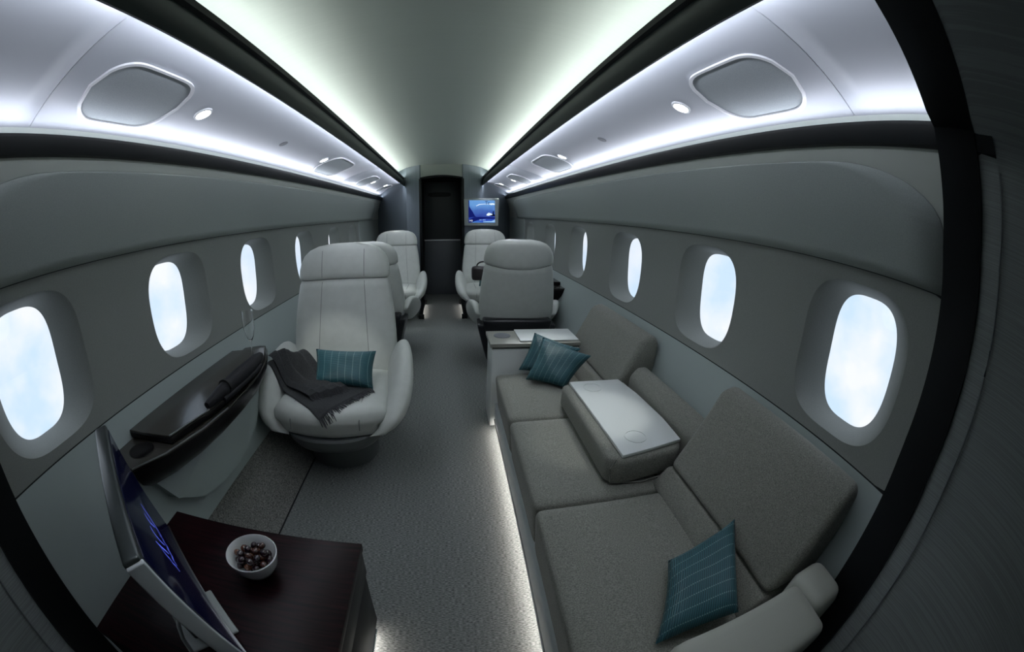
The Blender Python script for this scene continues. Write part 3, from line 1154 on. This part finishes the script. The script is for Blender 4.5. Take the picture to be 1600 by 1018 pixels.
def wall_ledge(s, y0, label, full):
    root = empty('wall_ledge', (s * 0.96, y0 + 0.5, 0.57))
    tag(root, label, 'side table', 'dark wall ledges')
    bpy.context.view_layer.update()

    def p_(o):
        return sp_(o, root)
    # boat-shaped outline in (x, y)
    front = [(0.955, 0.60), (0.824, 0.592), (0.765, 0.70), (0.722, 0.85), (0.705, 1.00), (0.706, 1.15), (0.722, 1.30), (0.760, 1.45), (0.815, 1.58), (0.850, 1.637), (0.880, 1.638), (0.958, 1.60)]
    front = [(x, y - 0.6 + y0) for x, y in front]
    rings = []
    for z, k in ((0.562, 1.0), (0.535, 0.985), (0.50, 0.90), (0.462, 0.70), (0.435, 0.44)):
        ring = []
        for x, y in front:
            xm, ym = 0.955, y0 + 0.52
            xx = lerp(min(xm, low_x(z) - 0.002), x, k) if x < 0.95 else min(x, low_x(z) - 0.001)
            ring.append((s * xx, lerp(ym, y, 0.55 + 0.45 * k), z))
        rings.append(ring)
    p_(loft('hull', rings, 'ledge_black', None, angle=35))
    p_(prism('ledge_top', [(s * x, y) for x, y in front], 0.562, 0.571, 'ledge_wood', None, 'z', bev=0.002, seg=1))
    edge = [(s * x, y, 0.5715) for x, y in front[1:5]]
    p_(tube('steel_edge', edge, 0.0028, 'steel_edge', None, 6))
    p_(lathe('cup_holder', [(0.0, 0.0008), (0.036, 0.0008), (0.040, 0.003), (0.043, 0.003), (0.044, 0.0)], (s * 0.862, y0 + 0.088, 0.571), 'ledge_black', None, 32))
    lid = [(0.950, 0.735), (0.772, 0.745), (0.730, 0.925), (0.722, 1.10), (0.726, 1.32), (0.760, 1.44), (0.800, 1.53), (0.86, 1.50), (0.948, 1.475)]
    p_(prism('leaf', [(s * x, y - 0.6 + y0) for x, y in lid], 0.574, 0.594, 'ledge_black', None, 'z', bev=0.002, seg=1))
    p_(prism('leaf_top', [(s * x, y - 0.6 + y0) for x, y in lid], 0.594, 0.600, 'ledge_wood', None, 'z', bev=0.002, seg=1))
    p_(tube('leaf_edge', [(s * x, y - 0.6 + y0, 0.6005) for x, y in lid[1:3]], 0.0030, 'steel_edge', None, 6))
    # light grey pocket under the ledge
    oy = y0 - 0.6
    pk = [(0.690, 0.480), (0.742, 0.362), (0.84, 0.302), (0.965, 0.275), (1.10, 0.268), (1.21, 0.280), (1.33, 0.305), (1.42, 0.345), (1.48, 0.395), (1.50, 0.46), (1.50, 0.50)]
    v, f = [], []
    n = len(pk)
    for off in (0.052, 0.0):
        for y, z in pk:
            o2 = off if (y > 0.70 and off > 0) else off * 0.2
            v.append((s * (low_x(z) - o2), y + oy, z))
    for i in range(n - 1):
        f.append((i, i + 1, n + i + 1, n + i))
    f.append(tuple(range(n)))
    p_(from_data('pocket', v, f, 'wall_lower', None, False))
    return root


wall_ledge(-1, 0.60, 'dark glossy boat-shaped wall ledge with a cup holder under the round windows', True)
wall_ledge(1, 2.98, 'dark wall ledge half hidden behind the chair seen from its back', False)

# rolled black cloth lying on the ledge
rl = empty('cloth_roll', (-0.72, 1.1, 0.60))
tag(rl, 'long black rolled cloth with a band lying along the dark wall ledge', 'cloth')
bpy.context.view_layer.update()
axis = [(-0.735, 0.925), (-0.727, 0.99), (-0.722, 1.06), (-0.720, 1.14), (-0.722, 1.22), (-0.732, 1.30), (-0.752, 1.385)]
rad = [0.012, 0.021, 0.026, 0.028, 0.027, 0.024, 0.014]
sp_(tube('roll', [(x, y, 0.601 + r * 0.92) for (x, y), r in zip(axis, rad)], rad, 'cloth_black', None, 16), rl)
sp_(tube('band', [(-0.7235, 1.035, 0.6275), (-0.7225, 1.045, 0.6275)], 0.0275, 'groove', None, 18), rl)
sp_(tube('fold', [(x + 0.022, y, 0.606) for (x, y) in axis[1:-1]], 0.008, 'cloth_black', None, 8), rl)

# champagne flute
fl = empty('champagne_flute', (-0.775, 1.345, 0.6))
tag(fl, 'clear champagne flute standing at the far tip of the dark wall ledge', 'glass')
bpy.context.view_layer.update()
fb = (-0.775, 1.365, 0.6015)
sp_(lathe('foot', [(0.0, 0.0), (0.030, 0.0), (0.031, 0.0015), (0.010, 0.004), (0.0035, 0.008), (0.0, 0.008)], fb, 'crystal', None, 32), fl)
sp_(lathe('stem', [(0.0, 0.008), (0.0033, 0.008), (0.0026, 0.04), (0.0035, 0.078), (0.0, 0.078)], fb, 'crystal', None, 20), fl)
sp_(lathe('bowl', [(0.0, 0.078), (0.006, 0.080), (0.016, 0.100), (0.023, 0.130), (0.0255, 0.165), (0.0245, 0.205), (0.0232, 0.205), (0.0242, 0.165), (0.0218, 0.131), (0.015, 0.103), (0.005, 0.085), (0.0, 0.084)], fb, 'crystal', None, 32), fl)

# ================================================================== CREDENZA, MONITOR, BOWL
cz = empty('credenza', (-0.48, 0.36, 0))
tag(cz, 'low dark brown lacquered credenza carrying the monitor and the bowl', 'cabinet')
bpy.context.view_layer.update()


def czp(o):
    return sp_(o, cz)


czp(box('top', -0.768, -0.205, 0.155, 0.648, 0.375, 0.400, 'dark_wood', None, 0.002))
czp(box('upper_drawer', -0.765, -0.208, 0.16, 0.645, 0.285, 0.374, 'dark_cabinet', None, 0.002))
czp(box('lower_door', -0.760, -0.212, 0.165, 0.641, 0.035, 0.281, 'dark_cabinet', None, 0.002))
czp(box('toe_kick', -0.74, -0.235, 0.18, 0.62, 0.0, 0.035, 'groove', None, 0))
czp(box('chrome_strip', -0.2155, -0.207, 0.165, 0.60, 0.030, 0.036, 'chrome', None, 0.001))
czp(box('floor_led', -0.228, -0.220, 0.18, 0.60, 0.026, 0.032, 'led_floor', None, 0))

# monitor on its stand: local axes u (along the screen), n (out of the screen), t (up the tilted screen)
mon = empty('desk_monitor', (-0.52, 0.36, 0.40))
tag(mon, 'dark grey flat monitor with navy screen standing on the brown credenza', 'monitor')
bpy.context.view_layer.update()
U = Vector((0.776, -0.630, 0)).normalized()
Nn = Vector((0.630, 0.776, 0)).normalized()
base_pt = Vector((-0.700, 0.534, 0.457))           # lower far corner of the screen
top_pt = Vector((-0.729, 0.498, 0.772))
T = (top_pt - base_pt)
Hs = T.length
T.normalize()
Nf = U.cross(T)
if Nf.dot(Nn) < 0:
    Nf = -Nf
Wm = 0.455


def mp(u, n_, t):
    return base_pt + U * u + Nf * n_ + T * t


def mon_box(name, u0, u1, n0, n1, t0, t1, mat, parent=mon, bev=0.004):
    bm = bmesh.new()
    box_bm(bm, u0, u1, n0, n1, t0, t1, bev, 3)
    for v in bm.verts:
        v.co = mp(v.co.x, v.co.y, v.co.z)
    return sp_(from_bm(name, bm, mat, None), parent)


mon_box('casing', 0.0, Wm, -0.036, -0.002, 0.0, Hs, 'monitor_grey', bev=0.006)
scr = mon_box('screen', 0.010, Wm - 0.010, -0.003, 0.0, 0.012, Hs - 0.012, 'screen_glass', bev=0.001)
mon_box('side_cap', Wm - 0.004, Wm + 0.006, -0.034, -0.001, 0.004, Hs - 0.006, 'monitor_light', bev=0.003)
mon_box('lower_edge', 0.004, Wm, -0.006, 0.0025, 0.0, 0.004, 'steel_edge', bev=0.001)
# handwriting strokes glowing on the screen
strokes = [
    [(0.175, 0.208), (0.178, 0.190), (0.181, 0.170), (0.192, 0.152), (0.207, 0.139)],
    [(0.206, 0.206), (0.214, 0.200), (0.216, 0.187), (0.204, 0.164)],
    [(0.241, 0.199), (0.252, 0.196), (0.256, 0.186), (0.254, 0.170), (0.245, 0.147)],
    [(0.295, 0.204), (0.292, 0.193), (0.285, 0.176), (0.276, 0.159), (0.272, 0.146)],
    [(0.212, 0.150), (0.214, 0.138), (0.224, 0.139), (0.230, 0.129), (0.244, 0.132), (0.259, 0.127), (0.278, 0.132), (0.289, 0.126)],
    [(0.294, 0.189), (0.300, 0.173), (0.298, 0.157), (0.303, 0.148), (0.301, 0.136), (0.306, 0.126)],
]
bm = bmesh.new()
for st in strokes:
    n = len(st)
    wd = [0.0008 + 0.0012 * math.sin(PI * (i + 0.4) / n) for i in range(n)]
    L_, R_ = [], []
    for i, (u, t) in enumerate(st):
        a, b = st[max(0, i - 1)], st[min(n - 1, i + 1)]
        d = Vector((b[0] - a[0], b[1] - a[1]))
        d.normalize()
        px, py = -d.y * wd[i], d.x * wd[i]
        L_.append(bm.verts.new(mp(u + px, 0.0008, t + py)))
        R_.append(bm.verts.new(mp(u - px, 0.0008, t - py)))
    for i in range(n - 1):
        bm.faces.new((L_[i], L_[i + 1], R_[i + 1], R_[i]))
sp_(from_bm('handwriting', bm, 'ink_blue', None, False), scr)


def stand_box(name, u0, u1, n0, n1, z0, z1, mat, bev=0.003):
    bm = bmesh.new()
    box_bm(bm, u0, u1, n0, n1, z0, z1, bev, 3)
    for v in bm.verts:
        q = Vector((base_pt.x, base_pt.y, 0)) + U * v.co.x + Nn * v.co.y
        v.co = Vector((q.x, q.y, v.co.z))
    return sp_(from_bm(name, bm, mat, None), mon)


stand_box('stand_foot', 0.215, 0.355, -0.110, 0.016, 0.4005, 0.409, 'tv_bezel', 0.004)
stand_box('stand_neck', 0.22, 0.33, -0.085, -0.045, 0.408, 0.60, 'monitor_grey', 0.006)
q0 = Vector((base_pt.x, base_pt.y, 0))
cab_pts = []
for u, n_, z in ((0.36, -0.06, 0.56), (0.37, -0.085, 0.52), (0.36, -0.10, 0.47), (0.375, -0.105, 0.43), (0.37, -0.12, 0.406)):
    q = q0 + U * u + Nn * n_
    cab_pts.append((q.x, q.y, z))
sp_(tube('cable', cab_pts, 0.005, 'monitor_light', None, 8), mon)

# bowl with chocolate coated nuts
BC = (-0.430, 0.512, 0.4005)
bowl = lathe('bowl', [(0.0, 0.0), (0.026, 0.0), (0.028, 0.003), (0.043, 0.014), (0.055, 0.034), (0.0625, 0.066), (0.0605, 0.0675), (0.0585, 0.066), (0.0515, 0.036), (0.040, 0.018), (0.025, 0.008), (0.0, 0.007)], BC, 'porcelain', None, 48)
tag(bowl, 'small white porcelain bowl of chocolate nuts on the brown credenza', 'bowl')


def inner_r(z):
    return interp(z, [0.007, 0.008, 0.018, 0.036, 0.066], [0.0, 0.025, 0.040, 0.0515, 0.0585])


nut_me = []
bm = bmesh.new()
bmesh.ops.create_icosphere(bm, subdivisions=2, radius=1.0)
for v in bm.verts:
    v.co.z *= 0.82
    v.co.x *= 1.12
me0 = bpy.data.meshes.new('chocolate_nut')
bm.to_mesh(me0)
bm.free()
me0.polygons.foreach_set('use_smooth', [True] * len(me0.polygons))
for mn in ('choc_dark', 'choc_brown', 'choc_tan'):
    m_ = me0.copy()
    m_.materials.append(MATS[mn])
    nut_me.append(m_)
placed = []
for li, (layer_z, r, rmax) in enumerate(((0.0185, 0.0098, 0.024), (0.033, 0.0100, 0.037), (0.048, 0.0102, 0.0455), (0.0625, 0.0104, 0.035))):
    st = r * 2.08
    ox, oy = random.uniform(-0.4, 0.4) * st, random.uniform(-0.4, 0.4) * st
    for a in range(-5, 6):
        for b in range(-5, 6):
            px = (a + 0.5 * (b % 2)) * st + ox
            py = b * st * 0.866 + oy
            if math.hypot(px, py) > rmax:
                continue
            jx, jy = random.uniform(-0.0008, 0.0008), random.uniform(-0.0008, 0.0008)
            placed.append((Vector((BC[0] + px + jx, BC[1] + py + jy, BC[2] + layer_z + random.uniform(-0.0012, 0.0012))), r))
for i, (p, r) in enumerate(placed):
    mi = random.choice((0, 0, 1, 1, 2))
    o = bpy.data.objects.new('chocolate_nut', nut_me[mi])
    COL.objects.link(o)
    o.location = p
    q = r * random.uniform(0.84, 0.97)
    o.scale = (q, q, q)
    o.rotation_euler = (random.uniform(-0.6, 0.6), random.uniform(-0.6, 0.6), random.uniform(0, 6))
    tag(o, 'glossy %s chocolate coated nut in the white bowl' % ('purplish black', 'dark brown', 'light reddish brown')[mi], 'nut', 'chocolate nuts in the bowl')

# ================================================================== BLANKET draped over the chair
bpy.context.view_layer.update()
verts, polys = [], []
for ch in chair.children:
    if ch.type != 'MESH' or ch.name.split('.')[0] in ('pedestal', 'seat_shell', 'rear_fairing', 'seam', 'headrest'):
        continue
    b0 = len(verts)
    mw = chair.matrix_world @ ch.matrix_local
    verts += [mw @ v.co for v in ch.data.vertices]
    polys += [[b0 + i for i in p.vertices] for p in ch.data.polygons]
bvh = BVHTree.FromPolygons(verts, polys)


def drape(quad, n, m, lift, folds, drop=0.0):
    A, B, C_, D_ = [Vector(q) for q in quad]
    g = []
    for j in range(m + 1):
        row = []
        for i in range(n + 1):
            a, b = i / n, j / m
            p = A * (1 - a) * (1 - b) + B * a * (1 - b) + C_ * a * b + D_ * (1 - a) * b
            hit = bvh.ray_cast(Vector((p.x, p.y, 0.78)), Vector((0, 0, -1)))[0]
            z = hit.z if hit else 0.30
            row.append([p.x, p.y, max(z, 0.30)])
        g.append(row)
    orig = [[c[2] for c in r] for r in g]
    for _ in range(10):
        new = [[c[2] for c in r] for r in g]
        for j in range(m + 1):
            for i in range(n + 1):
                nb = [g[jj][ii][2] for jj, ii in ((j - 1, i), (j + 1, i), (j, i - 1), (j, i + 1)) if 0 <= jj <= m and 0 <= ii <= n]
                new[j][i] = max(orig[j][i], sum(nb) / len(nb)) if nb else orig[j][i]
        for j in range(m + 1):
            for i in range(n + 1):
                g[j][i][2] = new[j][i]
    for j in range(m + 1):
        for i in range(n + 1):
            a, b = i / n, j / m
            g[j][i][2] += lift + folds(a, b)
    return g


def grid_obj(name, g, mat, parent, thick):
    m, n = len(g) - 1, len(g[0]) - 1
    v = [tuple(c) for r in g for c in r]
    f = [(j * (n + 1) + i, j * (n + 1) + i + 1, (j + 1) * (n + 1) + i + 1, (j + 1) * (n + 1) + i) for j in range(m) for i in range(n)]
    o = from_data(name, v, f, mat, None, True, 80)
    md = o.modifiers.new('thick', 'SOLIDIFY')
    md.thickness = thick
    md.offset = 1.0
    sp_(o, parent)
    return o


bk = empty('throw_blanket', (-0.6, 1.55, 0.38))
tag(bk, 'dark charcoal knitted throw with fringed ends draped over the club chair', 'blanket')
bpy.context.view_layer.update()


def f_low(a, b):
    return 0.003 * math.sin(5 * a + 2 * b)


def f_up(a, b):
    e = math.sin(PI * min(1.0, a * 1.15)) ** 0.5 if a < 0.87 else max(0.0, (1 - a) / 0.13)
    x = b * 3.4 + 0.25 * math.sin(3 * a)
    k = x - math.floor(x)
    ridge = (k ** 1.3) * (1 - k ** 9)
    pile = 0.115 * math.exp(-((a - 0.12) ** 2 / 0.14 + (b - 0.95) ** 2 / 0.16))
    return 0.004 + 0.024 * ridge * (0.35 + 0.65 * e) + pile + 0.003 * math.sin(9 * a)


# corners run: outer arm, front tip, right end, back
gl = drape([(-0.862, 1.650), (-0.505, 1.325), (-0.335, 1.585), (-0.690, 1.740)], 34, 30, 0.006, f_low)
grid_obj('lower_layer', gl, 'blanket', bk, 0.004)
gu = drape([(-0.866, 1.680), (-0.585, 1.460), (-0.445, 1.570), (-0.725, 1.760)], 36, 54, 0.016, f_up)
grid_obj('upper_layer', gu, 'blanket', bk, 0.004)


def fringe(name, edge, outward, ln, cnt):
    bm = bmesh.new()
    for k in range(cnt):
        t = k / (cnt - 1) * (len(edge) - 1)
        i = min(int(t), len(edge) - 2)
        p = Vector(edge[i]).lerp(Vector(edge[i + 1]), t - i)
        d = Vector(outward).normalized() * ln * random.uniform(0.75, 1.2)
        sd = Vector((random.uniform(-0.007, 0.007), random.uniform(-0.007, 0.007), 0))
        pts = [p]
        for q in (0.35, 0.7, 1.0):
            e = p + d * q + sd * q
            hit = bvh.ray_cast(Vector((e.x, e.y, 0.7)), Vector((0, 0, -1)))[0]
            zz = (hit.z + 0.004) if hit else (p.z - 0.03 * q)
            e.z = min(p.z, max(zz, p.z - 0.05 * q)) + random.uniform(0, 0.003)
            pts.append(e)
        tube_bm(bm, pts, [0.0020, 0.0022, 0.0020, 0.0012], 5)
    o = from_bm(name, bm, 'fringe', None, True, 60)
    o['kind'] = 'stuff'
    sp_(o, bk)


fringe('fringe', [r[-1] for r in gl], (0.55, -0.42, 0), 0.034, 64)
fringe('fringe', [r[-1] for r in gu], (0.55, -0.42, 0), 0.024, 46)

# ================================================================== WALL SCREEN at the bulkhead


def screen_material():
    m = bpy.data.materials.new('screen_picture')
    m.use_nodes = True
    nt = m.node_tree
    N, Lk = nt.nodes, nt.links
    b = N['Principled BSDF']
    b.inputs['Base Color'].default_value = (0.01, 0.02, 0.06, 1)
    b.inputs['Roughness'].default_value = 0.2
    tc = N.new('ShaderNodeTexCoord')
    sp = N.new('ShaderNodeSeparateXYZ')
    Lk.new(tc.outputs['Generated'], sp.inputs[0])
    no = N.new('ShaderNodeTexNoise')
    no.inputs['Scale'].default_value = 3.0
    Lk.new(tc.outputs['Generated'], no.inputs['Vector'])
    ad = N.new('ShaderNodeMath')
    ad.operation = 'MULTIPLY_ADD'
    ad.inputs[1].default_value = 0.35
    Lk.new(no.outputs['Fac'], ad.inputs[0])
    Lk.new(sp.outputs[2], ad.inputs[2])
    cr = N.new('ShaderNodeValToRGB')
    el = cr.color_ramp.elements
    el[0].position = 0.18
    el[0].color = (0.06, 0.20, 0.55, 1)
    el[1].position = 1.1
    el[1].color = (0.12, 0.30, 0.62, 1)
    for ps, cl in ((0.30, (0.02, 0.06, 0.42, 1)), (0.45, (0.025, 0.05, 0.30, 1)), (0.7, (0.05, 0.13, 0.42, 1))):
        e = el.new(ps)
        e.color = cl
    Lk.new(ad.outputs[0], cr.inputs['Fac'])
    Lk.new(cr.outputs['Color'], b.inputs['Emission Color'])
    b.inputs['Emission Strength'].default_value = 0.75
    MATS['screen_picture'] = m


screen_material()
emission('screen_white', (0.75, 0.88, 1.0), 0.75)
emission('screen_pale', (0.35, 0.60, 0.95), 0.6)
emission('screen_navy', (0.008, 0.015, 0.16), 0.6)
emission('screen_dark', (0.004, 0.008, 0.04), 0.5)
tv = empty('wall_screen', (0.47, 5.0, 1.0))
tag(tv, 'small wall screen in a grey frame showing a blue picture on the bulkhead', 'screen')
bpy.context.view_layer.update()
TY = 4.93
TX0, TX1, TZ0, TZ1 = 0.252, 0.686, 1.004, 1.350


def tvp(o, par=None):
    return sp_(o, par or tv)


tvp(prism('frame', [(TX0, TZ0), (TX1 - 0.012, TZ0), (TX1, TZ1), (TX0 - 0.004, TZ1)], TY, TY + 0.03, 'tv_bezel', None, 'y', bev=0.008, seg=3))
tvp(prism('side_shell', [(TX0 + 0.01, TZ0 + 0.01), (TX1 - 0.008, TZ0 + 0.01), (TX1 + 0.004, TZ1 - 0.01), (TX0 + 0.01, TZ1 - 0.01)], TY + 0.03, TY + 0.16, 'black_trim', None, 'y', bev=0.004))
SX0, SX1, SZ0, SZ1 = 0.304, 0.632, 1.043, 1.325
pic = tvp(box('picture', SX0, SX1, TY - 0.003, TY + 0.002, SZ0, SZ1, 'screen_picture', None, 0))


def flat(name, pts, mat, d=0.0045):
    bm = bmesh.new()
    bm.faces.new([bm.verts.new((lerp(SX0, SX1, u), TY - d, lerp(SZ0, SZ1, w))) for u, w in pts])
    return tvp(from_bm(name, bm, mat, None, False), pic)


flat('coast', [(0.0, 0.22), (0.0, 1.0), (0.03, 1.0), (0.035, 0.72), (0.10, 0.58), (0.16, 0.48), (0.24, 0.30), (0.30, 0.26)], 'screen_navy', 0.0036)
flat('sea_band', [(0.0, 0.0), (0.0, 0.14), (0.2, 0.24), (0.42, 0.26), (1.0, 0.24), (1.0, 0.17), (0.6, 0.18), (0.35, 0.12), (0.14, 0.02), (0.12, 0.0)], 'screen_navy', 0.0038)
flat('cloud_arc', [(0.30, 0.735), (0.42, 0.80), (0.60, 0.825), (0.80, 0.82), (0.80, 0.84), (0.60, 0.845), (0.40, 0.825), (0.28, 0.745)], 'screen_white', 0.0042)
flat('cloud', [(0.80, 0.82), (0.86, 0.79), (0.92, 0.81), (0.98, 0.80), (0.995, 0.86), (0.90, 0.875), (0.78, 0.855)], 'screen_white', 0.0042)
flat('aircraft', [(0.67, 0.345), (0.70, 0.40), (0.76, 0.445), (0.82, 0.43), (0.90, 0.39), (0.91, 0.36), (0.82, 0.34), (0.76, 0.31), (0.69, 0.325)], 'screen_white', 0.0042)
flat('aircraft_shadow', [(0.82, 0.33), (0.90, 0.36), (0.925, 0.52), (0.96, 0.53), (0.955, 0.38), (1.0, 0.36), (1.0, 0.30), (0.86, 0.29)], 'screen_dark', 0.0044)
flat('foam', [(0.55, 0.06), (0.75, 0.07), (0.86, 0.07), (1.0, 0.15), (1.0, 0.02), (0.55, 0.03)], 'screen_pale', 0.0042)
flat('caption_bar', [(0.40, 0.11), (0.49, 0.11), (0.49, 0.135), (0.40, 0.135)], 'screen_pale', 0.0046)
flat('caption_bar', [(0.52, 0.11), (0.64, 0.11), (0.64, 0.135), (0.52, 0.135)], 'screen_pale', 0.0046)


def text(name, body, size, u, w, mat, par):
    cu = bpy.data.curves.new('txt', 'FONT')
    cu.body = body
    cu.size = size
    tmp = bpy.data.objects.new('txt', cu)
    me = bpy.data.meshes.new_from_object(tmp)
    bpy.data.objects.remove(tmp)
    for v in me.vertices:
        v.co = Vector((lerp(SX0, SX1, u) + v.co.x, TY - 0.0048, lerp(SZ0, SZ1, w) + v.co.y))
    me.name = name
    me.materials.clear()
    o = link_mesh(name, me, mat, None)
    return tvp(o, par)


text('lettering', 'M3', 0.032, 0.03, 0.05, 'screen_white', pic)
text('lettering', 'Tr', 0.060, 0.62, 0.82, 'screen_dark', pic)

# low lights at the passage
for s, xj in ((-1, -0.262), (1, 0.212)):
    fl_ = empty('floor_light', (xj, 4.62, 0))
    tag(fl_, 'low black floor light glowing beneath the ' + ('empty club chair at the bulkhead' if s < 0 else 'club chair with the handbag'), 'floor light', 'passage floor lights')
    bpy.context.view_layer.update()
    xo_ = xj + s * 0.03
    sp_(box('housing', min(xj, xo_), max(xj, xo_), 4.24, 4.98, 0.0, 0.055, 'black_trim', None, 0.002), fl_)
    sp_(box('lip', min(xj - s * 0.014, xj), max(xj - s * 0.014, xj), 4.24, 4.98, 0.046, 0.055, 'black_trim', None, 0.001), fl_)
    sp_(from_data('led', [(xj - s * 0.002, 4.26, 0.0455), (xj - s * 0.012, 4.26, 0.0455), (xj - s * 0.012, 4.96, 0.0455), (xj - s * 0.002, 4.96, 0.0455)], [(0, 1, 2, 3)], 'led_passage', None, False), fl_)
    for yy in (4.235, 4.975):
        sp_(box('end_cap', min(xj - s * 0.03, xj), max(xj - s * 0.03, xj), yy, yy + 0.012, 0.0, 0.055, 'black_trim', None, 0.001), fl_)
